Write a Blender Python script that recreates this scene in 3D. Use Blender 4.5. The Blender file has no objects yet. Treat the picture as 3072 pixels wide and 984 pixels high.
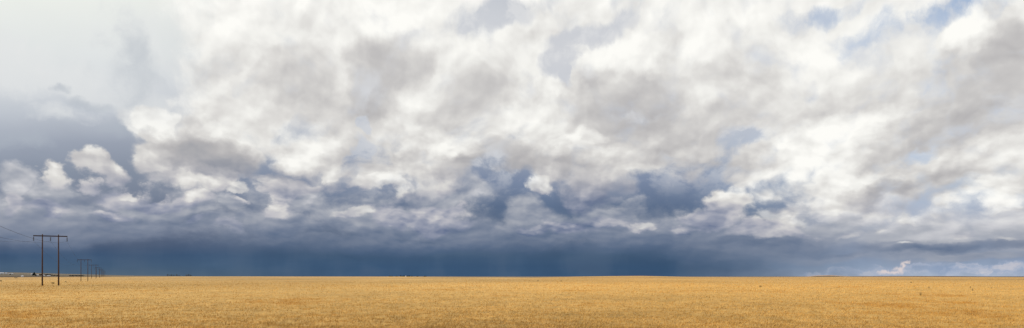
import bpy, math, random
import numpy as np
from math import radians, pi, atan, cos, sin, tan

SC = bpy.context.scene
COL = SC.collection
random.seed(7)
RNG = np.random.default_rng(11)

# ------------------------------------------------------------------ camera
F = 2193.0            # focal length in photo pixels (3072 wide)
HZ = 829.0            # row of the level eye line in the photo
EYE = 3.95
cam_d = bpy.data.cameras.new('camera')
cam = bpy.data.objects.new('camera', cam_d); COL.objects.link(cam)
cam.location = (0, 0, EYE); cam.rotation_euler = (pi/2, 0, 0)
cam_d.sensor_width = 36; cam_d.lens = F/3072*36
cam_d.shift_y = (HZ-492)/3072
cam_d.clip_start = 0.3; cam_d.clip_end = 80000
SC.camera = cam
SC.view_settings.view_transform = 'Standard'; SC.view_settings.look = 'None'
SC.view_settings.exposure = 0; SC.view_settings.gamma = 1
SC.view_settings.use_curve_mapping = False

# ------------------------------------------------------------------ sun
SUN_EL, SUN_AZ = radians(48), radians(-112)      # azimuth from +Y, clockwise
sun_d = bpy.data.lights.new('sun', 'SUN'); sun_d.energy = 2.9; sun_d.angle = radians(0.6)
sun_d.color = (1.0, 0.955, 0.87)
sun = bpy.data.objects.new('sun', sun_d); COL.objects.link(sun)
from mathutils import Vector, Matrix
sv = Vector((sin(SUN_AZ)*cos(SUN_EL), cos(SUN_AZ)*cos(SUN_EL), sin(SUN_EL)))
sun.rotation_euler = sv.to_track_quat('Z', 'Y').to_euler()
sun.location = (0, 0, 60)

def lin(r, g=None, b=None):
    if g is None: r, g, b = r
    f = lambda c: (c/255/12.92 if c/255 <= .04045 else ((c/255+.055)/1.055)**2.4)
    return (f(r), f(g), f(b), 1.0)

# ------------------------------------------------------------------ node helper
class NT:
    def __init__(s, tree): s.t = tree; s.n = tree.nodes; s.l = tree.links
    def node(s, typ, **kw):
        n = s.n.new(typ)
        for k, v in kw.items(): setattr(n, k, v)
        return n
    def put(s, sock, v):
        if isinstance(v, bpy.types.NodeSocket): s.l.new(v, sock)
        elif v is not None: sock.default_value = v
    def m(s, op, a, b=None, c=None, clamp=False):
        n = s.node('ShaderNodeMath', operation=op); n.use_clamp = clamp
        s.put(n.inputs[0], a); s.put(n.inputs[1], b)
        if c is not None: s.put(n.inputs[2], c)
        return n.outputs[0]
    def v(s, op, a, b=None, out=0):
        n = s.node('ShaderNodeVectorMath', operation=op)
        s.put(n.inputs[0], a)
        if op == 'SCALE': s.put(n.inputs['Scale'], b)
        else: s.put(n.inputs[1], b)
        return n.outputs[out]
    def xyz(s, x, y, z=0.0):
        n = s.node('ShaderNodeCombineXYZ')
        s.put(n.inputs[0], x); s.put(n.inputs[1], y); s.put(n.inputs[2], z)
        return n.outputs[0]
    def sep(s, v):
        n = s.node('ShaderNodeSeparateXYZ'); s.put(n.inputs[0], v); return n.outputs
    def noise(s, v, scale, detail=6, rough=.55, lac=2.0, dist=0.0, col=False, d3=False):
        n = s.node('ShaderNodeTexNoise', noise_dimensions='3D' if d3 else '2D'); s.put(n.inputs['Vector'], v)
        n.inputs['Scale'].default_value = scale; n.inputs['Detail'].default_value = detail
        n.inputs['Roughness'].default_value = rough; n.inputs['Lacunarity'].default_value = lac
        n.inputs['Distortion'].default_value = dist
        return n.outputs['Color' if col else 'Fac']
    def voro(s, v, scale, detail=2, rough=.5):
        n = s.node('ShaderNodeTexVoronoi', feature='SMOOTH_F1', voronoi_dimensions='2D'); s.put(n.inputs['Vector'], v)
        n.inputs['Scale'].default_value = scale; n.inputs['Detail'].default_value = detail
        n.inputs['Roughness'].default_value = rough; n.inputs['Smoothness'].default_value = .6
        return n.outputs['Distance']
    def ss(s, x, a, b, lo=0.0, hi=1.0):
        n = s.node('ShaderNodeMapRange', interpolation_type='SMOOTHSTEP'); s.put(n.inputs[0], x)
        for i, q in enumerate((a, b, lo, hi)): s.put(n.inputs[i+1], q)
        return n.outputs[0]
    def mix(s, f, a, b, blend='MIX'):
        n = s.node('ShaderNodeMix', data_type='RGBA', blend_type=blend)
        s.put(n.inputs[0], f); s.put(n.inputs[6], a); s.put(n.inputs[7], b)
        return n.outputs[2]
    def ramp(s, x, stops, interp='LINEAR'):
        n = s.node('ShaderNodeValToRGB'); r = n.color_ramp; r.interpolation = interp
        while len(r.elements) < len(stops): r.elements.new(.5)
        for e, (p, c) in zip(r.elements, stops): e.position = p
        for e, (p, c) in zip(r.elements, stops): e.color = c
        s.put(n.inputs[0], x); return n.outputs[0]
    def curve(s, x, pts):          # x in 0..1, values in 0..1
        n = s.node('ShaderNodeFloatCurve'); c = n.mapping.curves[0]
        n.mapping.extend = 'HORIZONTAL'
        while len(c.points) < len(pts): c.points.new(.5, .5)
        for p, q in zip(c.points, pts): p.location = q; p.handle_type = 'AUTO'
        n.mapping.update(); s.put(n.inputs[1], x); return n.outputs[0]

# sky layout: unrolled compass coordinates (azimuth, tangent of elevation)
def conv(u, v):
    A = atan((u-1536)/F)
    return 1.536+A*F/1000, (HZ-v)/1000*cos(A), cos(A)

#SKYBEGIN
def build_sky():
    W = bpy.data.worlds.new('World'); SC.world = W; W.use_nodes = True
    W.node_tree.nodes.clear(); T = NT(W.node_tree)
    d = T.node('ShaderNodeTexCoord').outputs['Generated']
    x, y, z = T.sep(d)
    A = T.m('ARCTAN2', x, y)
    R = T.m('SQRT', T.m('ADD', T.m('MULTIPLY', x, x), T.m('MULTIPLY', y, y)))
    E = T.m('DIVIDE', z, T.m('MAXIMUM', R, .02))
    X = T.m('MULTIPLY_ADD', A, F/1000, 1.536)
    Yr = T.m('MULTIPLY', E, F/1000)
    Y = T.m('MINIMUM', Yr, 6.0)
    P = T.xyz(X, Y)
    # perspective-like coordinate for the texture of the clouds: finer and flatter low down
    g = T.m('MULTIPLY', T.m('LOGARITHM', T.m('MAXIMUM', T.m('ADD', Y, .28), .05), math.e), .68)
    Q = T.xyz(X, g, .37)
    # far sides (behind the picture) simply carry on with the same kinds of cloud
    wn = T.noise(Q, 3.2, 9, .58, col=True)
    wv = T.v('SUBTRACT', wn, (.5, .5, .5))
    lowf = T.ss(Y, 0.0, .25, .35, 1.0)
    wv = T.v('MULTIPLY', wv, (.27, .20, 0))
    wv = T.v('SCALE', wv, lowf)
    PW = T.v('ADD', P, wv)
    QW = T.v('ADD', Q, T.v('SCALE', T.v('SUBTRACT', wn, (.5, .5, .5)), .12))

    def blob(src, u, v, ru, rv, rot=0, soft=False):
        bx, by, c = conv(u, v)
        n = T.node('ShaderNodeMapping', vector_type='TEXTURE'); T.put(n.inputs[0], src)
        n.inputs['Location'].default_value = (bx, by, 0)
        n.inputs['Rotation'].default_value = (0, 0, radians(rot))
        n.inputs['Scale'].default_value = (ru/1000*c*c, rv/1000*c, 1)
        gr = T.node('ShaderNodeTexGradient', gradient_type='SPHERICAL'); T.put(gr.inputs[0], n.outputs[0])
        return gr.outputs['Fac']
    def union(src, items):          # u, v, ru, rv, rotation, weight
        acc = None
        for it in items:
            it = tuple(it)+(0, 1.0)[len(it)-4:] if len(it) < 6 else it
            f = blob(src, *it[:5])
            if it[5] != 1.0: f = T.m('MULTIPLY', f, it[5])
            acc = f if acc is None else T.m('MAXIMUM', acc, f)
        return acc
    def total(src, items):
        acc = 0.0
        for u, v, ru, rv, amp, rot in items:
            f = blob(src, u, v, ru, rv, rot)
            f = T.m('MULTIPLY', f, T.m('SUBTRACT', 2.0, f))      # rounder top
            acc = T.m('MULTIPLY_ADD', f, amp, acc)
        return acc

    # ---- the dull storm sky behind, by height for the left, middle and right of the view
    t = T.m('DIVIDE', Y, T.m('MULTIPLY', T.m('MAXIMUM', T.m('COSINE', A), .8), .84), clamp=True)
    def vr(pairs):
        st = sorted([(max(0, min(1, (HZ-v)/1000/.84)), lin(c)) for v, c in pairs])
        return T.ramp(t, st)
    Lc = vr([(829,(84,104,122)),(800,(72,96,122)),(765,(62,86,116)),(738,(78,94,120)),(690,(98,108,130)),(620,(116,126,146)),
             (520,(136,146,163)),(430,(158,166,181)),(340,(190,196,205)),(260,(212,216,220)),(150,(223,227,227)),(0,(235,238,233))])
    Mc = vr([(829,(58,84,113)),(800,(58,84,114)),(765,(68,91,118)),(738,(80,99,126)),(690,(92,108,132)),(620,(92,110,138)),
             (540,(122,136,162)),(430,(172,180,194)),(340,(196,200,208)),(150,(209,211,216)),(0,(199,203,210))])
    Rc = vr([(829,(172,184,202)),(800,(150,166,190)),(770,(136,151,176)),(738,(146,158,180)),(690,(158,167,185)),(620,(168,180,200)),
             (540,(184,196,212)),(430,(196,206,222)),(340,(202,210,224)),(150,(196,208,226)),(0,(170,188,214))])
    pxm = T.ss(X, conv(300,0)[0], conv(1150,0)[0])
    base = T.mix(pxm, Lc, Mc)
    pxr = T.ss(T.m('ADD', X, T.m('MULTIPLY', T.sep(wv)[0], 2.0)), conv(2000,0)[0], conv(2800,0)[0])
    base = T.mix(pxr, base, Rc)
    # faint veils and rain streaks in the dull sky
    veil = T.noise(T.v('MULTIPLY', QW, (1, 1.6, 1)), 2.6, 7, .5)
    base = T.mix(.10, base, T.ramp(veil, [(.3, (0,0,0,1)), (.7, (1,1,1,1))]), 'SOFT_LIGHT')

    # rain curtains and scud in the dark band
    rs = T.noise(T.v('MULTIPLY', P, (7, 2.2, 1)), 1.0, 4, .5)
    sc = T.noise(T.v('MULTIPLY', P, (3.0, 13, 1)), 1.0, 4, .5)
    st = T.m('ADD', T.m('MULTIPLY', rs, .6), T.m('MULTIPLY', sc, .4))
    lowm = T.m('SUBTRACT', 1.0, T.ss(Y, .06, .22))
    dk = T.m('MULTIPLY', lowm, T.ss(st, .40, .54, 1.0, 0.0))
    base = T.mix(T.m('MULTIPLY', dk, .16), base, lin(44,68,98))
    slate = T.ss(st, .46, .64)
    base = T.mix(T.m('MULTIPLY', T.m('MULTIPLY', lowm, slate), .16), base, lin(104,118,138))

    # ---- billowing relief shared by the cloud layers
    QS = T.v('ADD', T.v('MULTIPLY', Q, (1.0, 1.35, 1)), T.v('SCALE', T.v('SUBTRACT', wn, (.5, .5, .5)), .09))
    r1 = T.m('SUBTRACT', T.noise(QS, 4.2, 6, .48), T.noise(T.v('ADD', QS, (-.03, .05, 0)), 4.2, 6, .48))
    r2 = T.m('SUBTRACT', T.voro(T.v('ADD', QS, (-.012, .026, 0)), 7, 3, .5), T.voro(QS, 7, 3, .5))
    rel = T.m('ADD', T.m('MULTIPLY', r1, .30), T.m('MULTIPLY', r2, T.ss(Y, .22, .5, .46, .27)))
    big = T.m('SUBTRACT', T.noise(QW, 2.4, 5, .5), .5)
    en = T.m('SUBTRACT', T.noise(QW, 11, 8, .62), .5)
    en2 = T.m('SUBTRACT', T.noise(QW, 4.3, 8, .6), .5)
    lobes = T.m('SUBTRACT', .36, T.voro(QS, 9, 2, .5))
    pxr2 = T.ss(T.m('ADD', X, T.m('MULTIPLY', T.sep(wv)[0], 2.0)), conv(1950,0)[0], conv(2550,0)[0])
    PWx, PWy, _ = T.sep(PW)

    # ---- layer 1: the dim lilac-grey bank low in the storm
    bank = [(60,660,200,90),(220,640,230,110),(400,650,240,110),(560,640,200,110),(330,700,420,60),(620,700,300,60),(690,620,80,60),(130,590,120,60),
            (860,690,260,80),(900,610,240,90),(1080,660,260,110),(1290,660,210,90),(1200,730,330,50),(1420,700,200,80),(1560,720,240,80),
            (1700,690,330,95),(1900,700,300,90),(1620,640,140,60),(1830,640,140,70),(2100,690,300,110),(2400,700,360,110),(2200,755,400,50),
            (2750,700,360,130),(3050,690,260,130),(2550,600,260,120),(2450,765,300,30),(1330,590,200,60),(20,560,90,60),(940,740,330,40),(2900,770,300,22)]
    cov1 = T.m('MULTIPLY', T.m('SUBTRACT', union(PW, bank), .22), 2.0)
    cov1 = T.m('ADD', cov1, T.m('ADD', T.m('MULTIPLY', en, T.ss(Y, .06, .24, .25, 1.3)), T.m('MULTIPLY', en2, T.ss(Y, .04, .2, .9, 1.9))))
    a1 = T.m('MULTIPLY', T.ss(cov1, -.25, .85), T.mix(T.ss(X, conv(1400,0)[0], conv(2350,0)[0]), T.ss(PWy, .02, .10, .0, .9), T.ss(PWy, .0, .06, .15, .92)))
    a1 = T.m('MULTIPLY', a1, T.m('MAXIMUM', T.ss(PWy, .04, .14, .45, 1.0), pxr))
    t1l = T.curve(t, [(0,.05),(.07,.12),(.107,.22),(.155,.33),(.19,.40),(.25,.49),(.33,.60),(.45,.72),(1,.8)])
    t1r = T.curve(t, [(0,.45),(.06,.42),(.10,.46),(.15,.58),(.22,.70),(.33,.76),(.5,.8),(1,.84)])
    tone1 = T.m('ADD', T.m('MULTIPLY', t1l, T.m('SUBTRACT', 1.0, pxr2)), T.m('MULTIPLY', t1r, pxr2))
    tone1 = T.m('ADD', tone1, T.m('MULTIPLY', T.m('MULTIPLY_ADD', rel, .9, T.m('MULTIPLY', en2, .35)), T.ss(Y, .05, .26, .3, 1)))
    tone1 = T.m('ADD', tone1, total(PW, [(2600,740,300,26,-.16,3),(2900,735,260,26,-.22,2),(2350,720,240,40,-.14,0),(2850,690,160,30,.10,5),
                                         (2650,640,100,50,.06,0),(2700,735,60,16,.08,0),(3020,650,120,40,.08,12),(2250,690,160,40,-.06,0),(1650,690,130,30,-.06,0)]))
    c1 = T.ramp(tone1, [(0,lin(58,88,126)),(.2,lin(98,114,140)),(.4,lin(139,147,164)),(.58,lin(176,179,187)),(.72,lin(206,206,210)),
                        (.86,lin(232,231,230)),(1.0,lin(250,249,246))])
    sky = T.mix(a1, base, c1)

    # torn upper veil seen through the gaps
    uv = T.noise(T.v('ADD', T.v('MULTIPLY', QW, (1, 1.3, 1)), (3.1, 1.7, 0)), 8, 7, .6)
    sky = T.mix(T.m('MULTIPLY', T.m('MULTIPLY', T.ss(uv, .42, .62), .75), T.m('MULTIPLY', T.ss(X, .9, 1.2), T.ss(Y, .2, .4))), sky, lin(222,223,225))
    # thin veils high on the left
    uvl = union(PW, [(300,250,260,110,-20),(420,120,220,150),(60,180,200,120),(200,330,180,60),(430,330,120,90)])
    vl = T.m('ADD', uvl, T.m('MULTIPLY_ADD', en, 1.0, T.m('MULTIPLY', en2, 1.9)))
    sky = T.mix(T.m('MULTIPLY', T.ss(vl, .0, .8, 0, .6), T.ss(uvl, 0, .3)), sky, lin(228,230,230))
    uvd = union(PW, [(270,300,110,34,-12),(390,180,130,240,10,.52),(220,240,60,24),(60,420,240,70),(350,400,120,60)])
    vd = T.m('ADD', uvd, T.m('MULTIPLY_ADD', en, .9, T.m('MULTIPLY', en2, 1.8)))
    sky = T.mix(T.m('MULTIPLY', T.ss(vd, .0, .8, 0, .55), T.ss(uvd, 0, .3)), sky, lin(176,184,194))

    # ---- layer 2: the pale cloud mass, everything above an uneven lower edge
    edge = [(0,-300),(430,-300),(520,-100),(560,200),(600,420),(640,490),(720,500),(770,470),(840,530),(930,565),
            (1040,580),(1150,600),(1260,610),(1380,590),(1450,540),(1570,570),(1660,640),(1800,640),(1900,620),
            (1985,540),(2080,535),(2160,550),(2260,620),(2420,650),(2600,650),(3072,640)]
    lo_x, hi_x = conv(-200, 0)[0], conv(3272, 0)[0]
    pts = []
    for u, v in edge:
        bx, by, c = conv(u, v); pts.append(((bx-lo_x)/(hi_x-lo_x), by/1.2))
    Yb = T.m('MULTIPLY', T.curve(T.m('DIVIDE', T.m('SUBTRACT', X, lo_x), hi_x-lo_x, clamp=True), pts), 1.2)
    cov = T.m('MINIMUM', T.m('DIVIDE', T.m('SUBTRACT', PWy, Yb), .10), .9)
    clouds = [(620,110,310,350,0),(600,290,190,150,30),(620,450,300,150,0),(800,330,200,150),(490,450,210,150),(440,400,140,120),(600,530,240,70),(620,525,160,60,-5),
              (235,505,85,58,15),(330,575,150,55),(118,530,58,62,-40),(560,608,105,46),(450,600,80,45),(110,628,120,30,0,.8),(310,640,130,28,0,.8),(190,560,60,30,0,.8),
              (810,625,100,62),(740,610,60,40),(610,688,42,18),(20,610,60,40),(700,700,60,20,0,.8),
              (900,560,150,80),(1290,655,170,50),(1330,620,150,50),(1180,650,90,50),
              (2180,620,130,75,15),(2110,660,120,50),(2300,680,200,50),(1720,680,140,40,0,.8)]
    cov = T.m('MAXIMUM', cov, T.m('MULTIPLY', T.m('SUBTRACT', union(PW, clouds), .16), 2.4))
    holes = [(1500,30,240,85,12,.8),(1400,80,100,40,10,.7),(1700,170,130,60,28,.75),(1790,95,190,55,14,.8),(1718,225,40,50,10,.9),(1106,352,36,26,15,1.0),
             (1070,430,40,85,-10,.65),(1500,605,125,80,-15,1.3),(1470,660,50,40,0,1.),(1350,600,90,22,0,.9),(1980,640,70,75,-5,1.0),(2050,585,150,40,25,.9),
             (2800,45,150,60,25,.7),(2440,25,190,60,10,.6),(2590,120,170,110,20,.5),(2215,440,130,60,12,.6),(2510,620,100,25,8,.4),
             (980,590,110,45,0,1.),(770,590,50,90,20,1.1),(420,300,60,90,20,.8),(2750,480,160,30,8,.5)]
    hv = T.ss(union(PW, holes), 0, .9)
    cov = T.m('SUBTRACT', cov, T.m('MULTIPLY', hv, 1.45))
    cov = T.m('ADD', cov, T.m('MULTIPLY', en, T.m('MULTIPLY_ADD', hv, 1.9, .95)))
    cov = T.m('ADD', cov, T.m('MULTIPLY', en2, T.m('MULTIPLY_ADD', hv, 1.2, .5)))
    cov = T.m('MULTIPLY_ADD', lobes, .8, cov)
    alpha = T.ss(cov, -.2, T.m('MULTIPLY_ADD', hv, 1.1, .6))
    low_l = T.ss(PWy, .06, .16)
    low_r = T.ss(PWy, .03, .10)
    alpha = T.m('MULTIPLY', alpha, T.m('ADD', T.m('MULTIPLY', low_l, T.m('SUBTRACT', 1.0, pxr)), T.m('MULTIPLY', low_r, pxr)))
    alpha = T.m('MULTIPLY', alpha, T.m('MAXIMUM', T.ss(T.m('MULTIPLY_ADD', en2, .5, PWx), conv(400,0)[0], conv(640,0)[0], .0, 1), T.ss(Y, .36, .48, 1, 0)))
    # tone: by height, then thick grey undersides and sunlit heads
    tl = T.curve(t, [(0,.02),(.07,.12),(.11,.22),(.155,.33),(.214,.44),(.274,.52),(.333,.62),(.453,.73),(.6,.79),(.78,.84),(1,.90)])
    tr = T.curve(t, [(0,.48),(.06,.50),(.10,.54),(.15,.64),(.22,.72),(.33,.79),(.5,.84),(1,.87)])
    tone = T.m('ADD', T.m('MULTIPLY', tl, T.m('SUBTRACT', 1.0, pxr2)), T.m('MULTIPLY', tr, pxr2))
    tone = T.m('MULTIPLY_ADD', rel, .9, tone)
    tone = T.m('MULTIPLY_ADD', big, .05, tone)
    tone = T.m('MULTIPLY_ADD', en2, .12, tone)
    shade = [(920,540,170,40,-.10,0),(1900,330,180,90,-.06,0),(640,470,200,50,-.06,0),(1330,520,200,30,-.08,0),(1180,320,100,60,-.06,0),
             (1170,215,160,120,-.27,50),(860,235,200,85,-.22,15),(1000,330,190,80,-.14,0),(650,475,260,75,-.42,-6),(1410,300,150,100,-.14,30),
             (1890,330,230,150,-.26,0),(1640,505,280,60,-.24,-8),(1800,610,320,65,-.26,0),(1480,525,180,50,-.16,0),(2080,440,180,100,-.16,20),
             (620,200,70,60,-.09,0),(560,390,120,50,-.08,0),
             (2950,250,430,200,-.26,15),(2760,420,320,90,-.24,5),(3010,90,130,140,-.24,0),(2850,545,330,70,-.24,10),(2640,575,180,45,-.22,-4),
             (2200,180,120,130,-.10,0),(2540,290,150,90,-.12,0),(2410,390,70,110,-.14,0),(2280,300,220,120,-.08,0),(2120,520,200,70,-.14,10),
             (480,620,110,40,-.10,0),(220,680,260,50,-.14,0),(1150,470,260,90,-.06,0)]
    light = [(1870,150,140,90,.12,0),(1680,250,130,50,.12,0),(900,430,140,80,.12,0),(460,385,120,55,.12,0),(1640,555,120,36,.16,0),(1540,375,90,60,.12,30),(1330,430,120,60,.06,0),
             (1180,50,170,90,.10,0),(580,90,150,110,.08,0),(1755,465,90,60,.18,0),
             (2440,490,200,120,.17,15),(2880,90,110,100,.26,40),(2560,360,230,60,.16,0),(2120,130,90,90,.12,0),(2360,160,170,80,.10,0),
             (3010,560,120,50,.22,25),(2220,590,110,60,.14,20),(260,530,240,90,-.10,0),
             (800,610,110,50,.16,0),(120,520,70,60,.02,0),(540,590,120,40,.04,0),(700,530,140,30,.16,-8),(1600,420,160,60,.06,0),
             (1250,570,160,50,.06,0),(2840,400,90,50,.16,10)]
    tone = T.m('ADD', tone, total(PW, shade))
    tone = T.m('ADD', tone, total(PW, light))
    def cloud_colour(tn):
        lowc = T.ramp(tn, [(0,lin(70,94,128)),(.2,lin(108,120,148)),(.4,lin(152,157,174)),(.58,lin(192,191,197)),(.72,lin(218,216,213)),
                           (.86,lin(238,236,232)),(1.0,lin(254,253,249))])
        chigh = T.ramp(tn, [(0,lin(150,152,160)),(.2,lin(164,165,170)),(.4,lin(182,180,181)),(.58,lin(201,199,198)),(.72,lin(220,218,215)),
                            (.86,lin(239,238,234)),(1.0,lin(254,253,248))])
        return T.mix(T.ss(T.m('MULTIPLY_ADD', pxr2, .10, Y), .2, .36), lowc, chigh)
    sky = T.mix(alpha, sky, cloud_colour(tone))

    # ---- layer 3: cauliflower heads standing in front, lit from above
    def heads(items, up, sky, lift, k=.30, sft=.4, op=.85):
        sh = (-.012, -up, 0)
        u0 = union(PW, items); u1 = union(T.v('SUBTRACT', PW, sh), items)
        cv = T.m('ADD', T.m('MULTIPLY', T.m('SUBTRACT', u0, .22), 2.4), T.m('ADD', T.m('MULTIPLY', en, .9), T.m('MULTIPLY_ADD', lobes, 1.1, T.m('MULTIPLY', en2, .5))))
        al = T.ss(cv, -.08, sft)
        # grey fading-out towards the foot of each head
        grad = T.m('SUBTRACT', u0, u1)
        tn = T.m('MULTIPLY_ADD', grad, k, T.m('ADD', T.m('MULTIPLY_ADD', rel, .5, T.m('MULTIPLY_ADD', lobes, .15, lift)), tone))
        al = T.m('MULTIPLY', al, T.ss(grad, -.25, .25, 0, op))
        return T.mix(al, sky, cloud_colour(tn))
    sky = heads([(1870,185,130,140),(1965,215,80,90),(1800,250,120,100),(1660,270,130,75),(910,470,130,105),(860,520,90,60),(1020,500,90,60),
                 (1350,470,160,80),(1230,440,120,60),(450,385,120,75,20),(400,470,80,60,0),(620,370,120,60),(720,560,80,40),(560,540,140,50),(1600,250,60,50),(1140,560,100,60),(1750,440,110,70,30),(1640,570,110,40)], .05, sky, .01, k=.22, sft=.5, op=.7)
    sky = heads([(240,495,70,45),(330,560,110,38),(560,600,80,34),(830,620,80,42),(120,520,42,40),(110,622,90,24),(300,632,80,22)], .035, sky, .0, k=.2, sft=.6, op=.75)
    sky = heads([(2200,590,90,55,25),(2130,630,80,45),(2290,640,110,40),(2640,670,55,30),(2890,685,120,32,8),(3040,600,100,40,20),(2760,640,90,30),(2400,650,100,34),
                 (2735,722,50,14),(3000,710,90,20),(2560,690,80,24)], .028, sky, .0, k=.25, sft=1.0, op=.5)
    sky = heads([(1290,640,120,46),(1200,655,70,36),(1700,670,110,36),(1600,690,90,34),(1830,665,90,36),(1070,640,90,40),(1930,680,90,30),(2050,690,110,30)], .03, sky, .0, k=.3, sft=.7, op=.7)

    # low pale rags of cloud on the right above the horizon
    lb = [(2620,816,200,20),(2830,812,160,26),(2990,808,200,30),(2480,822,160,12),(3100,800,160,34),(2760,800,90,18)]
    PR = T.v('ADD', P, T.v('MULTIPLY', T.v('SUBTRACT', T.noise(P, 16, 7, .6, col=True), (.5,.5,.5)), (.09,.045,0)))
    rn = T.noise(T.v('MULTIPLY', PR, (1, 2.2, 1)), 14, 6, .6)
    ul = union(PR, lb)
    ra = T.m('MULTIPLY', T.ss(T.m('ADD', ul, T.m('MULTIPLY', T.m('SUBTRACT', rn, .5), 1.6)), .0, .65), T.ss(ul, .0, .35))
    rc = T.ramp(rn, [(.36,lin(138,156,186)),(.52,lin(172,182,203)),(.66,lin(214,209,214))])
    sky = T.mix(T.m('MULTIPLY', ra, T.ss(X, conv(2500,0)[0], conv(2900,0)[0], .25, .6)), sky, rc)
    rags = [(2698,810,44,20,25),(2714,794,28,14,45),(2730,782,24,9,25),(2670,818,50,9,5)]
    ra = T.ss(T.m('ADD', union(PR, rags), T.m('MULTIPLY', T.m('SUBTRACT', rn, .5), .5)), .12, .9)
    sky = T.mix(T.m('MULTIPLY', ra, .8), sky, lin(228,214,210))

    # physical sky for the few clear gaps and for the sky all round behind the camera
    ns = T.node('ShaderNodeTexSky', sky_type='NISHITA'); ns.sun_disc = False
    ns.sun_elevation = SUN_EL; ns.sun_rotation = SUN_AZ; ns.air_density = 1.0; ns.dust_density = 1.5
    blue = T.v('SCALE', ns.outputs[0], .1)
    gap = T.m('MULTIPLY', T.m('SUBTRACT', 1.0, alpha), T.m('MULTIPLY', pxr, T.ss(Y, .1, .5)))
    sky = T.mix(T.m('MULTIPLY', gap, .08), sky, blue)
    # behind: an ordinary broken deck
    side = T.ss(T.m('ABSOLUTE', A), 1.0, 1.9)
    bn = T.noise(T.v('MULTIPLY', d, (1, 1, 2.2)), 2.2, 7, .55, d3=True)
    deck = T.mix(T.ss(bn, .44, .56), blue, lin(232,232,230))
    sky = T.mix(side, sky, deck)
    zen = T.ss(E, .7, 1.6)
    sky = T.mix(zen, sky, T.mix(T.ss(bn, .40, .56), blue, lin(236,236,234)))
    below = T.ss(Yr, -.03, -.002)
    sky = T.mix(below, lin(150,125,85), sky)
    bg = T.node('ShaderNodeBackground'); T.put(bg.inputs[0], sky); bg.inputs[1].default_value = 1.0
    out = T.node('ShaderNodeOutputWorld'); T.l.new(bg.outputs[0], out.inputs[0])
    W.cycles.sampling_method = 'MANUAL'; W.cycles.sample_map_resolution = 512
build_sky()
#SKYEND

# ------------------------------------------------------------------ value noise for the land
def vnoise(x, y, seed):
    xi = np.floor(x).astype(np.int64); yi = np.floor(y).astype(np.int64)
    fx = x-xi; fy = y-yi; fx = fx*fx*(3-2*fx); fy = fy*fy*(3-2*fy)
    def h(a, b):
        n = (a*374761393+b*668265263+seed*974634777) & 0xffffffff
        n = ((n ^ (n >> 13))*1274126177) & 0xffffffff
        return ((n ^ (n >> 16)) & 0xffff)/65535.0
    return (h(xi, yi)*(1-fx)+h(xi+1, yi)*fx)*(1-fy)+(h(xi, yi+1)*(1-fx)+h(xi+1, yi+1)*fx)*fy-.5
def fbm(x, y, seed, o=4):
    t = 0; a = 1
    for i in range(o): t = t+a*vnoise(x*2**i+i*17.3, y*2**i-i*9.1, seed+i); a *= .5
    return t

YE = 2200.0                    # depth of the far edge of the wheat
CROP = .85
ED_U = [-400,0,100,200,300,400,700,900,1200,1400,1600,1700,1750,1850,1920,2000,2060,2200,2400,2700,3072,3400]
ED_V = [832,831.5,831,830.5,830,829.6,829.0,829.3,829.4,831,832.4,830.4,829.2,828,827.4,829,830.6,831,830.4,829.8,831,831]
FA_U = [-600,0,60,120,200,300,400,520,700,800,2380,2425,2450,2490,2535,2560,2700,2850,3000,3072,3300]
FA_V = [816,817.5,818,819.6,821.8,824.3,826.6,828.2,829.6,832,832,829.2,826.6,825.6,828.3,828.8,828.2,828.3,829.5,829.7,830]
def uu(x, y):
    y = np.maximum(y, 1e-3); return np.clip(1536+F*x/y, -600, 3700)
def sstep(x, a, b):
    t = np.clip((x-a)/(b-a), 0, 1); return t*t*(3-2*t)
def land(x, y):
    x = np.asarray(x, float); y = np.asarray(y, float)
    u = uu(x, y)
    ge = EYE-CROP+(HZ-np.interp(u, ED_U, ED_V))/F*YE
    gf = EYE+(HZ-np.interp(u, FA_U, FA_V))/F*6000
    z = ge*sstep(y, 500, YE)
    z = z-1.5*sstep(y, YE, YE+250)
    far = (ge-1.5)+(gf-(ge-1.5))*sstep(y, YE+100, 6000)
    z = np.where(y > YE+100, np.minimum(far, 1e9)+1.5*(1-sstep(y, YE, YE+250))*0, z)
    z = z*(1-.9*sstep(y, 6500, 14000))
    z = z+(-.7)*np.exp(-((x+350)/160)**2-((y-600)/170)**2)
    return z
def land1(x, y): return float(land(np.array([x]), np.array([y]))[0])

def mesh_np(name, verts, quads, mat, attr=None, smooth=False, parent=None):
    me = bpy.data.meshes.new(name)
    verts = np.ascontiguousarray(verts, dtype=np.float32); quads = np.ascontiguousarray(quads, dtype=np.int32)
    me.vertices.add(len(verts)); me.vertices.foreach_set('co', verts.ravel())
    k = quads.shape[1]
    me.loops.add(quads.size); me.loops.foreach_set('vertex_index', quads.ravel())
    me.polygons.add(len(quads)); me.polygons.foreach_set('loop_start', np.arange(0, quads.size, k, dtype=np.int32))
    me.polygons.foreach_set('loop_total', np.full(len(quads), k, dtype=np.int32))
    if smooth: me.polygons.foreach_set('use_smooth', np.ones(len(quads), dtype=bool))
    me.update(calc_edges=True)
    if attr is not None:
        a = me.color_attributes.new('tint', 'FLOAT_COLOR', 'POINT')
        c = np.ones((len(verts), 4), np.float32); c[:, :3] = attr
        a.data.foreach_set('color', c.ravel())
    o = bpy.data.objects.new(name, me); COL.objects.link(o)
    if mat: me.materials.append(mat)
    o.parent = parent
    return o
def tag(o, label=None, cat=None, group=None, kind=None):
    for k, v in (('label', label), ('category', cat), ('group', group), ('kind', kind)):
        if v: o[k] = v
    return o
def grid_quads(nr, nc):
    i = np.arange(nr-1)[:, None]*nc+np.arange(nc-1)[None, :]
    i = i.ravel(); return np.stack([i, i+1, i+nc+1, i+nc], 1)

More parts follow.
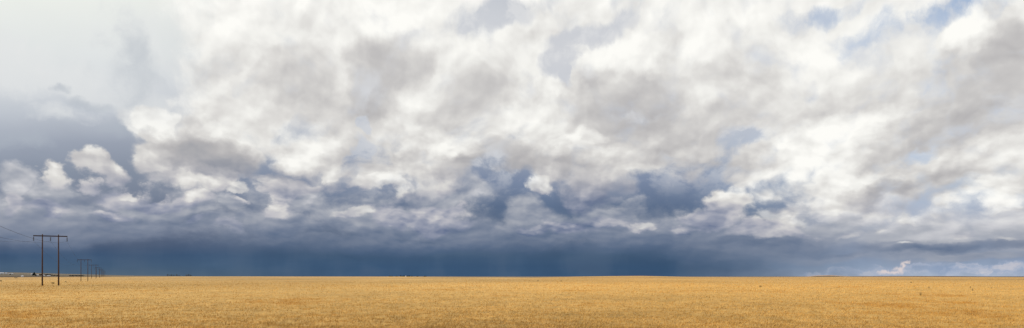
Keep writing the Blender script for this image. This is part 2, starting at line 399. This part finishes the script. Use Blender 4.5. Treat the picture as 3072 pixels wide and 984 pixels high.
# ------------------------------------------------------------------ materials
def mat(name, color, rough=.8, var=.25, scale=3.0, spec=.25, metal=0.0):
    m = bpy.data.materials.new(name); m.use_nodes = True; T = NT(m.node_tree)
    b = m.node_tree.nodes['Principled BSDF']
    co = T.node('ShaderNodeTexCoord').outputs['Object']
    n = T.noise(co, scale, 5, .6, d3=True)
    c = T.mix(n, tuple(q*(1-var) for q in color)+(1,), tuple(min(1, q*(1+var)) for q in color)+(1,))
    T.put(b.inputs['Base Color'], c); b.inputs['Roughness'].default_value = rough
    b.inputs['Specular IOR Level'].default_value = spec; b.inputs['Metallic'].default_value = metal
    return m
def tint_mat(name, rough=.85, bump=0, scale=1.0, spec=.15, var=.18, vscale=.6, transl=0):
    m = bpy.data.materials.new(name); m.use_nodes = True; T = NT(m.node_tree)
    b = m.node_tree.nodes['Principled BSDF']
    a = T.node('ShaderNodeAttribute'); a.attribute_name = 'tint'
    co = T.node('ShaderNodeTexCoord').outputs['Object']
    n = T.noise(co, vscale, 6, .65, d3=True)
    f = T.ss(n, .25, .75, 1-var, 1+var)
    c = T.v('SCALE', a.outputs['Color'], f)
    T.put(b.inputs['Base Color'], c)
    b.inputs['Roughness'].default_value = rough; b.inputs['Specular IOR Level'].default_value = spec
    if bump:
        bn = T.node('ShaderNodeBump'); bn.inputs['Strength'].default_value = bump; bn.inputs['Distance'].default_value = .15
        T.put(bn.inputs['Height'], T.noise(co, scale, 6, .7, d3=True)); T.l.new(bn.outputs[0], b.inputs['Normal'])
    if transl:
        tr = T.node('ShaderNodeBsdfTranslucent'); T.put(tr.inputs[0], c)
        mx = T.node('ShaderNodeMixShader'); mx.inputs[0].default_value = transl
        T.l.new(b.outputs[0], mx.inputs[1]); T.l.new(tr.outputs[0], mx.inputs[2])
        T.l.new(mx.outputs[0], m.node_tree.nodes['Material Output'].inputs[0])
    return m

# ------------------------------------------------------------------ ground, one sheet to the horizon
def build_ground():
    an = np.concatenate([np.arange(-180, -46, 2.0), np.arange(-46, 46, .15), np.arange(46, 180.1, 2.0)])
    rr = np.concatenate([[.5], np.geomspace(4, 40000, 210)])
    A, R = np.meshgrid(np.radians(an), rr)
    x = R*np.sin(A); y = R*np.cos(A)
    z = land(x, y)
    z = np.where(y > 5, z, land(x, np.maximum(y, 5)))
    u = uu(x, y)
    n = fbm(x/700, y/1500, 3); n2 = fbm(x/180+5, y/420, 8)
    # crops by parcel: soil under the wheat, then what grows on the far land
    col = np.zeros(x.shape+(3,))+np.array((.20, .13, .065))
    tan_ = np.array((.155, .128, .112)); brown = np.array((.055, .036, .022)); green = np.array((.085, .068, .045))
    stub = np.array((.80, .46, .27)); dark = np.array((.055, .045, .035))
    far = y > YE+2
    w = np.clip(.5+n*1.6, 0, 1)[..., None]
    c2 = tan_*w+(1-w)*green*1.6
    band = sstep(y, YE, YE+40)*(1-sstep(y, 3100, 3400))
    c2 = c2*(1-band[..., None])+(brown*.9)*band[..., None]
    b2 = sstep(y, 3250, 3400)*(1-sstep(y, 4000, 4300))
    c2 = c2*(1-b2[..., None])+green*1.25*b2[..., None]
    r1 = (sstep(u, 2415, 2430)*(1-sstep(u, 2535, 2555))*sstep(y, 4800, 5000))[..., None]
    c2 = c2*(1-r1)+stub*r1
    r2 = (sstep(u, 2550, 2590))[..., None]
    c2 = c2*(1-r2)+brown*1.0*r2
    c2 = c2*(1+.25*n2[..., None])
    col = np.where(far[..., None], c2, col)
    o = mesh_np('ground', np.stack([x, y, z], -1).reshape(-1, 3), grid_quads(len(rr), len(an)), tint_mat('earth', vscale=.02), col.reshape(-1, 3), True)
    tag(o, kind='structure')
build_ground()

# ------------------------------------------------------------------ the wheat
STRAW = np.array((.61, .372, .115))
STRAW_FAR = np.array((.56, .35, .132))  # distance haze on the far wheat put into its colour
def canopy_lift(x, y, sp):
    z = .05*fbm(x/45, y/70, 21)*1.6
    z = z+.14*fbm(x/9, y/12, 23, 3)
    z = z+.24*fbm(x/2.6, y/2.6, 31, 3)*np.clip(2.2/np.maximum(sp, .01), 0, 1)
    z = z+.15*vnoise(x/.6, y/.6, 37)*np.clip(1.2/np.maximum(sp, .01), 0, 1)
    return z
def straw(x, y):
    a = fbm(x/14, y/20, 51, 4); b = fbm(x/2.2, y/3.0, 57, 3); c = fbm(x/120, y/240, 61, 3)
    f = 1+.22*a+.16*b+.34*c
    d = np.clip((a+.7*b-.26)*2.4, 0, 1)             # browner, thinner patches
    w = sstep(y, 150, 1200)[..., None]
    base = STRAW*(1-w)+STRAW_FAR*w
    f = f*(1+.26*vnoise(x/.38, y/.95, 71)*np.clip(140/np.maximum(y, 1), 0, 1))
    base = base*(1-sstep(x, -40, 70)[..., None]*np.array((.0, .05, .16)))
    return base*f[..., None]*(1-d[..., None]*np.array((.24, .35, .55)))
def build_wheat():
    an = np.radians(np.arange(-52, 52.01, .15)); ys = np.geomspace(14, YE, 640)
    Y, T_ = np.meshgrid(ys, np.tan(an), indexing='ij'); X = Y*T_
    j = RNG.uniform(-.5, .5, X.shape); X = X+j*.0022*Y
    sp = Y*.006
    Z = land(X, Y)+CROP-.10+canopy_lift(X, Y, sp)
    V = np.stack([X, Y, Z], -1).reshape(-1, 3); C = (straw(X, Y)*.92).reshape(-1, 3)
    q = grid_quads(len(ys), len(an)); nc = len(an)
    # the far edge of the crop drops to the soil
    last = V[-nc:].copy(); last[:, 2] -= CROP; last[:, 1] += .3
    nb = len(V); V = np.concatenate([V, last]); C = np.concatenate([C, C[-nc:]])
    i = np.arange(nc-1); q2 = np.stack([nb-nc+i, nb-nc+i+1, nb+i+1, nb+i], 1)
    q = np.concatenate([q, q2])
    # ears and stalks standing out of it
    N = 420000
    v = RNG.uniform(HZ+F*3.1/1500, 1095, N)*1.0
    y = F*3.1/(v-HZ)
    x = np.tan(RNG.uniform(-.70, .70, N))*y
    size = np.maximum(.035, y/731*.42)
    lift = canopy_lift(x, y, y*.006)
    z0 = land(x, y)+CROP-.10+lift-.10
    yaw = RNG.uniform(0, 2*pi, N)
    ln = RNG.uniform(.55, 1.25, N)*np.maximum(.16, np.minimum(size*2.2, .30))+.08
    lean = RNG.normal(0, .45, (N, 2))+np.array((.25, .05))
    wx = np.cos(yaw)*size*.5; wy = np.sin(yaw)*size*.5
    top = np.stack([x+lean[:, 0]*ln, y+lean[:, 1]*ln, z0+ln*RNG.uniform(.75, 1.1, N)], 1)
    base = np.stack([x, y, z0], 1)
    mid = base*.42+top*.58
    side = np.stack([wx, wy, RNG.normal(0, .2, N)*size], 1)
    P4 = np.stack([base, mid-side, top, mid+side], 1).reshape(-1, 3)
    cc = straw(x, y)*RNG.uniform(.82, 1.18, N)[:, None]
    warm = RNG.uniform(0, 1, N)[:, None]
    cc = cc*(1+np.array((.10, .06, -.10))*(warm-.5)*2)
    cc = np.repeat(np.clip(cc, 0, .9), 4, 0)
    qb = (np.arange(N)*4)[:, None]+np.arange(4)[None, :]+len(V)
    V = np.concatenate([V, P4]); C = np.concatenate([C, cc]); q = np.concatenate([q, qb])
    o = mesh_np('wheat_field', V, q, tint_mat('ripe_wheat', rough=.75, bump=.5, scale=2.2, var=.16, vscale=2.5, transl=.15), C, False)
    tag(o, 'ripe golden wheat filling the whole foreground up to the horizon', 'wheat', kind='stuff')
build_wheat()

# ------------------------------------------------------------------ small mesh builders
class MB:
    def __init__(s): s.v = []; s.f = []
    def add(s, vs, fs):
        b = len(s.v); s.v += [tuple(q) for q in vs]; s.f += [tuple(b+i for i in f) for f in fs]; return s
    def box(s, c, h, rz=0, taper=1.0):
        vs = []
        for sz in (-1, 1):
            k = taper if sz > 0 else 1
            for sx, sy in ((-1,-1),(1,-1),(1,1),(-1,1)):
                px, py = sx*h[0]*k, sy*h[1]*k
                vs.append((c[0]+px*cos(rz)-py*sin(rz), c[1]+px*sin(rz)+py*cos(rz), c[2]+sz*h[2]))
        return s.add(vs, [(3,2,1,0),(4,5,6,7),(0,1,5,4),(1,2,6,5),(2,3,7,6),(3,0,4,7)])
    def tube(s, pts, rad, n=10, cap=True):
        vs = []; fs = []
        pts = [Vector(p) for p in pts]
        for i, p in enumerate(pts):
            d = (pts[min(i+1, len(pts)-1)]-pts[max(i-1, 0)]).normalized()
            a = d.orthogonal().normalized() if abs(d.z) < .9 else Vector((1, 0, 0))
            if abs(d.z) < .9: a = Vector((-d.y, d.x, 0)).normalized()
            b = d.cross(a).normalized(); a = b.cross(d)
            r_ = rad[i] if isinstance(rad, (list, tuple)) else rad
            for k in range(n):
                t = 2*pi*k/n; vs.append(p+a*cos(t)*r_+b*sin(t)*r_)
        for i in range(len(pts)-1):
            for k in range(n): fs.append((i*n+k, i*n+(k+1) % n, (i+1)*n+(k+1) % n, (i+1)*n+k))
        if cap: fs.append(tuple(range(n-1, -1, -1))); fs.append(tuple((len(pts)-1)*n+k for k in range(n)))
        return s.add(vs, fs)
    def build(s, name, m, parent=None, smooth=False):
        me = bpy.data.meshes.new(name); me.from_pydata(s.v, [], s.f); me.update()
        if smooth: me.polygons.foreach_set('use_smooth', [True]*len(me.polygons))
        me.materials.append(m)
        o = bpy.data.objects.new(name, me); COL.objects.link(o); o.parent = parent
        return o
def empty(name, loc, rz=0):
    o = bpy.data.objects.new(name, None); COL.objects.link(o); o.location = loc; o.rotation_euler = (0, 0, rz); o.empty_display_size = .5
    return o
def copy_tree(o, parent=None):
    c = o.copy(); COL.objects.link(c); c.parent = parent
    for ch in [k for k in bpy.data.objects if k.parent == o]: copy_tree(ch, c)
    return c

# ------------------------------------------------------------------ H-frame power pylons
M_POLE = mat('creosoted_wood', (.066, .036, .029), .85, .35, 2.5)
M_ARM = mat('weathered_arm_wood', (.052, .030, .026), .85, .35, 2.5)
M_INS = mat('dark_porcelain', (.030, .032, .045), .5, .2, 4, spec=.3)
M_STEEL = mat('galvanised_steel', (.22, .22, .23), .5, .2, 6, metal=.6)
M_WIRE = mat('dull_wire', (.045, .045, .055), .8, .1, 1, spec=.1)
THL = atan((330.3-1536)/F)             # bearing of the line
LX, LY = sin(THL), cos(THL)            # along the line
def tower():
    root = empty('power_pylon', (0, 0, 0))
    for sx in (-1, 1):
        p = MB(); p.tube([(sx*2.36, 0, -1), (sx*2.36, 0, 8), (sx*2.33, 0, 18.3)], [.24, .215, .17], 14)
        o = p.build('pole', M_POLE, root, True)
        cp = MB(); cp.tube([(sx*2.33, 0, 18.3), (sx*2.33, 0, 18.36)], [.185, .12], 14); cp.build('pole_cap', M_STEEL, o)
        bd = MB(); bd.tube([(sx*2.335, 0, 17.35), (sx*2.335, 0, 17.42)], .20, 14); bd.build('band', M_STEEL, o)
    a = MB()
    for sy in (-1, 1): a.box((0, sy*.235, 17.72), (4.95, .06, .17))
    for sx in (-4.85, 0, 4.85): a.box((sx, 0, 17.72), (.10, .178, .12))
    a.build('crossarm', M_ARM, root)
    for sx in (-4.85, 0, 4.85):
        i = MB(); n = 9
        i.tube([(sx, 0, 17.6), (sx, 0, 16.05)], .03, 8)
        for k in range(n):
            z = 17.35-k*.145
            i.tube([(sx, 0, z), (sx, 0, z-.05), (sx, 0, z-.09)], [.09, .20, .19], 12)
        o = i.build('insulator_string', M_INS, root, True)
        c = MB(); c.tube([(sx, -.28, 16.02), (sx, 0, 16.06), (sx, .28, 16.02)], [.03, .055, .03], 8); c.build('wire_clamp', M_STEEL, o)
    return root
WHERE = ['nearest and tallest wooden two-pole power pylon, standing alone in the wheat at left',
         'second wooden H-shaped pylon from the front, much smaller and right of the nearest one',
         'third H-shaped pylon, just right of the second, its crossarm overlapping that one',
         'fourth H-shaped pylon of the row, thin and faint, right of the third',
         'fifth H-shaped pylon of the receding row, very small against the storm sky',
         'sixth H-shaped pylon, a tiny frame past the fifth at the field horizon',
         'seventh tiny H-shaped pylon, next to last of the row on the horizon',
         'farthest H-shaped pylon, smallest of the row where the line meets the horizon']
YT = [250+330*i for i in range(8)]
def tpos(y): return (-20.5*0+((151.5-1536)/F*250)+(y-250)*tan(THL), y)
proto = tower(); tow = []
for i, y in enumerate(YT):
    o = proto if i == 0 else copy_tree(proto)
    x, y = tpos(y); z = land1(x, y)
    o.location = (x, y, z); o.rotation_euler = (0, 0, -THL)
    tag(o, WHERE[i], 'power pylon', 'wooden power pylons receding across the wheat'); tow.append((x, y, z))
# conductors, each one continuous over the clamps
names = ['sagging power line wire hung from the left end of the pylon crossarms',
         'sagging power line wire hung from the middle of the pylon crossarms',
         'sagging power line wire hung from the right end of the pylon crossarms']
x0, y0 = tpos(250-330); tw = [(x0, y0, 0.0)]+tow
for k, s_ in enumerate((-4.85, 0, 4.85)):
    b = MB(); pts = []
    for i in range(len(tw)-1):
        (xa, ya, za), (xb, yb, zb) = tw[i], tw[i+1]
        n = 22
        for q in range(n):
            f = q/n
            sag = 5.3*4*f*(1-f)
            pts.append((xa+(xb-xa)*f+s_*cos(THL), ya+(yb-ya)*f-s_*sin(THL), za+(zb-za)*f+16.0-sag))
    xa, ya, za = tw[-1]; pts.append((xa+s_*cos(THL), ya-s_*sin(THL), za+16.0))
    b.tube(pts, .018, 6)
    tag(b.build('power_line_wire', M_WIRE, None, True), names[k], 'wire', 'wires strung between the pylons')

# ------------------------------------------------------------------ far trees, sheds
def place(u, v):              # depth at which the far land shows at this height
    for y in np.arange(2350, 6000, 25):
        x = (u-1536)/F*y
        if HZ-F*(land1(x, y)-EYE)/y <= v: return x, y
    return (u-1536)/F*2500, 2500.
M_LEAF = [mat('leaf_dark', (.018, .023, .016), .8, .4, .3), mat('leaf_hazed', (.12, .125, .12), .8, .4, .3)]  # second leaf colour is paled to stand for distance haze
M_BARK = mat('bark', (.06, .045, .035), .9, .3, 1)
def tree(u, v, wpx, vtop, label, group=None, leaf=0, y=None):
    if y is None: x, y = place(u, v)
    else: x = (u-1536)/F*y
    z = land1(x, y); top = EYE+(HZ-vtop)/F*y; h = max(2.5, top-z); w = wpx*y/F
    root = empty('tree', (x, y, z), random.uniform(0, 6))
    t = MB(); t.tube([(0,0,-.3),(0.1,0,h*.35),(0,0.1,h*.75)], [h*.035+.1, h*.025+.05, .05], 7)
    for k in range(4):
        a = random.uniform(0, 6.28); t.tube([(0,0,h*(.25+.1*k)), (cos(a)*w*.25, sin(a)*w*.25, h*(.5+.1*k))], [.12, .04], 5)
    t.build('trunk', M_BARK, root)
    c = MB(); cl = [(random.gauss(0, .2)*w, random.gauss(0, .2)*w, h*random.uniform(.35, .88), random.uniform(.16, .30)) for _ in range(9)]
    for _ in range(520):
        cx, cy, cz, cr = random.choice(cl)
        d = Vector((random.gauss(0,1), random.gauss(0,1), random.gauss(0,1))).normalized()*random.uniform(.55, 1.0)
        p = Vector((cx+d.x*cr*w, cy+d.y*cr*w, min(h*.99, max(h*.12, cz+d.z*cr*h*.7))))
        s1 = random.uniform(.05, .11)*w; a = Vector((random.gauss(0,1), random.gauss(0,1), random.gauss(0,1))).normalized(); b = a.orthogonal().normalized()
        c.add([p-a*s1-b*s1*.6, p+a*s1-b*s1*.5, p+a*s1*.8+b*s1, p-a*s1*.7+b*s1*.8], [(0,1,2,3)])
    c.build('crown', M_LEAF[leaf], root)
    return tag(root, label, 'tree', group)
M_WHITE = mat('white_cladding', (.62, .62, .62), .6, .08, .2)
M_GREY = mat('grey_cladding', (.34, .34, .35), .6, .1, .2)
M_ROOF = mat('pale_roof_sheet', (.48, .49, .52), .5, .1, .2)
M_DOOR = mat('dark_door', (.10, .09, .09), .6, .1, .5)
def shed(u, v, wpx, hpx, label, wall=None, group='pale farm buildings on the far left', y=None):
    if y is None: x, y = place(u, v)
    else: x = (u-1536)/F*y
    z = land1(x, y); w = wpx*y/F; top = EYE+(HZ-(v-hpx))/F*y; h = max(2.6, top-z); d = max(5, w*.6)
    root = empty('farm_shed', (x, y, z), -atan(x/y)+random.uniform(-.25, .25))
    e = h*.66
    b = MB(); b.box((0, 0, e/2-.15), (w/2, d/2, e/2+.15))
    b.add([(-w/2,-d/2,e),(-w/2,d/2,e),(-w/2,0,h-.1),(-w/2+.2,-d/2,e),(-w/2+.2,d/2,e),(-w/2+.2,0,h-.1)], [(0,2,1),(3,4,5),(0,3,5,2),(1,2,5,4)])
    b.add([(w/2,-d/2,e),(w/2,d/2,e),(w/2,0,h-.1),(w/2-.2,-d/2,e),(w/2-.2,d/2,e),(w/2-.2,0,h-.1)], [(0,1,2),(3,5,4),(0,2,5,3),(1,4,5,2)])
    b.build('wall', wall or M_WHITE, root)
    rf = MB(); o = .35
    for sg in (-1, 1):
        rf.add([(-w/2-o, sg*(d/2+o), e-.1), (w/2+o, sg*(d/2+o), e-.1), (w/2+o, 0, h), (-w/2-o, 0, h),
                (-w/2-o, sg*(d/2+o), e+.08), (w/2+o, sg*(d/2+o), e+.08), (w/2+o, 0, h+.18), (-w/2-o, 0, h+.18)],
               [(0,1,2,3),(4,7,6,5),(0,4,5,1),(1,5,6,2),(3,2,6,7),(0,3,7,4)])
    rf.build('roof', M_ROOF, root)
    dr = MB(); dr.box((w*.15, -d/2-.04, e*.36), (min(2.2, w*.12), .05, e*.36)); dr.build('door', M_DOOR, root)
    return tag(root, label, 'farm building', group)
shed(4, 822.6, 12, 5, 'longest white farm shed, cut off by the left edge on the far hill')
shed(18.5, 822.4, 6, 4, 'white farm shed second from the left on the far hill')
shed(29, 822.8, 5, 3, 'small grey shed third from the left on the far hill', M_GREY)
shed(37, 823.2, 5, 3.2, 'small pale shed at the right end of the leftmost hill farm')
shed(96.5, 825, 6.5, 4.2, 'white shed touching the left side of the tall dark tree')
shed(113, 827.5, 6, 3.4, 'grey shed between the tall dark tree and the near pylon', M_GREY)
shed(131, 828.4, 7, 3.8, 'white shed just right of the near pylon left pole')
shed(146, 828.6, 9, 3.0, 'long low white shed below the dark tree row, between the near pylon poles')
shed(67, 831, 5.5, 4.2, 'small lone cream shed at the far wheat edge, left of the tall dark tree', y=2196+12)
shed(1217, 830.6, 3.2, 3.0, 'tiny white farmhouse among the dark trees on the middle horizon', group='lone farm on the middle horizon', y=2600)
tree(102, 829, 8.5, 816.5, 'tall dark lone tree on the far left, left of the near pylon', leaf=0)
tree(108.5, 829, 5, 823.5, 'short dark bush-like tree just right of the tall lone tree')
R1 = 'dark trees behind the near pylon'
nm = ['first', 'second', 'third', 'fourth', 'fifth', 'sixth', 'seventh', 'eighth', 'ninth', 'tenth', 'eleventh']
for i, (u, vt, w) in enumerate([(120,822.6,5),(125,821.4,6),(133.5,821.6,5),(139,822,7),(144.5,822.6,7),(150.5,822.8,7),(156,823.6,7),(163,825,8),(171,825.6,8)]):
    tree(u, 827.6, w, vt, 'dark tree, %s from the left in the row behind the near pylon' % nm[i], R1)
R2 = 'low dark trees behind the second pylon'
for i, u in enumerate([211, 220, 229, 238, 246]):
    tree(u, 828.8, 9, 826, 'low dark tree, %s from the left in the row behind the second pylon' % nm[i], R2)
tree(31.5, 824, 4, 821.2, 'small dark tree between the two right sheds of the leftmost hill farm')
R3 = 'faint grey trees on the horizon right of the pylons'
for i, (u, vt, w) in enumerate([(503,823.2,5),(508,824,4),(514,823.0,4),(521,824,4),(530,822.6,5),(538,825,4),(559,823.6,5),(566,823,6),(572,824,4)]):
    tree(u, 828.5, w, vt, 'faint grey tree, %s from the left in the group right of the pylons' % nm[i], R3, 1, y=5200)
R4 = 'small dark trees round the lone farm on the middle horizon'
for i, (u, vt, w) in enumerate([(1169,827.6,6),(1175,828,6),(1190,828,7),(1202,826.2,5),(1208.5,827.5,6),(1213,827,5),(1222,827.2,5),(1228,827,6),(1235,828.2,6),(1252,828.4,6),(1274,828.4,8)]):
    tree(u, 830, w, vt, 'small dark tree, %s from the left in the cluster on the middle horizon' % nm[i], R4, y=2560+(i*37) % 60)

# ------------------------------------------------------------------ taller weeds sticking out of the wheat
M_WEED = mat('dry_weed', (.075, .058, .024), .85, .4, 2)
def weed(u, v, hpx, wpx, label):
    y = F*3.05/(v-HZ) if v < 900 else F*3.1/(v-HZ)
    # follow the rising land
    for _ in range(6):
        x = (u-1536)/F*y; z = land1(x, y)+CROP
        y = F*(EYE-z)/(v-HZ)
    x = (u-1536)/F*y; z = land1(x, y)
    h = CROP+.95*hpx*y/F; w = 1.3*wpx*y/F
    st = MB()
    root = empty('weed_plant', (x, y, z))
    for k in range(7):
        a = random.uniform(0, 6.28); rr_ = random.uniform(.1, .5)*w
        st.tube([(0,0,0), (cos(a)*rr_*.4, sin(a)*rr_*.4, h*.6), (cos(a)*rr_, sin(a)*rr_, h*random.uniform(.8, 1))], [.008, .006, .004], 5)
    st.build('stem', M_WEED, root)
    lf = MB()
    for k in range(130):
        a = random.uniform(0, 6.28); q = random.uniform(0, .5)*w; zz = h*random.uniform(.62, .99)
        p = Vector((cos(a)*q, sin(a)*q, zz)); s1 = w*random.uniform(.05, .12)
        d = Vector((random.gauss(0,1), random.gauss(0,1), random.gauss(0,1))).normalized(); b = d.orthogonal().normalized()
        lf.add([p-d*s1, p-b*s1*.4, p+d*s1, p+b*s1*.4], [(0,1,2,3)])
    lf.build('leaves', M_WEED, root)
    tag(root, label, 'weed', 'dark weeds standing in the wheat')
weed(159, 851, 4, 7, 'dark weed clump between the feet of the near pylon poles')
weed(197, 846, 3, 4, 'small weed right of the near pylon, toward the second pylon')
weed(48, 834.5, 2, 7, 'low brown weed patch near the far field edge at left')
weed(2, 845.5, 5, 6, 'brown weed clump at the left edge of the picture')
weed(1614, 844.5, 4.5, 3.5, 'dark upright weed standing alone on the middle field, right of centre')
weed(1684, 844, 2.5, 4, 'low faint weed just right of the dark upright one')
weed(2281, 860, 3, 6, 'small brown weed in the right half, left of the other right-hand weeds')
weed(2733, 849, 4, 4.5, 'farthest dark weed in the right part of the field')
weed(2787, 866, 7, 6, 'darkest and largest weed clump in the right part of the field')
weed(2762, 885, 9, 7, 'nearest weed in the right part, below the darkest clump')
weed(2912, 864, 6, 4, 'slender weed far right, upper of a close pair')
weed(2918, 871, 6, 5, 'dark weed far right, lower of a close pair')
weed(2974, 865.5, 4, 3.5, 'tiny weed right of the close pair near the right edge')
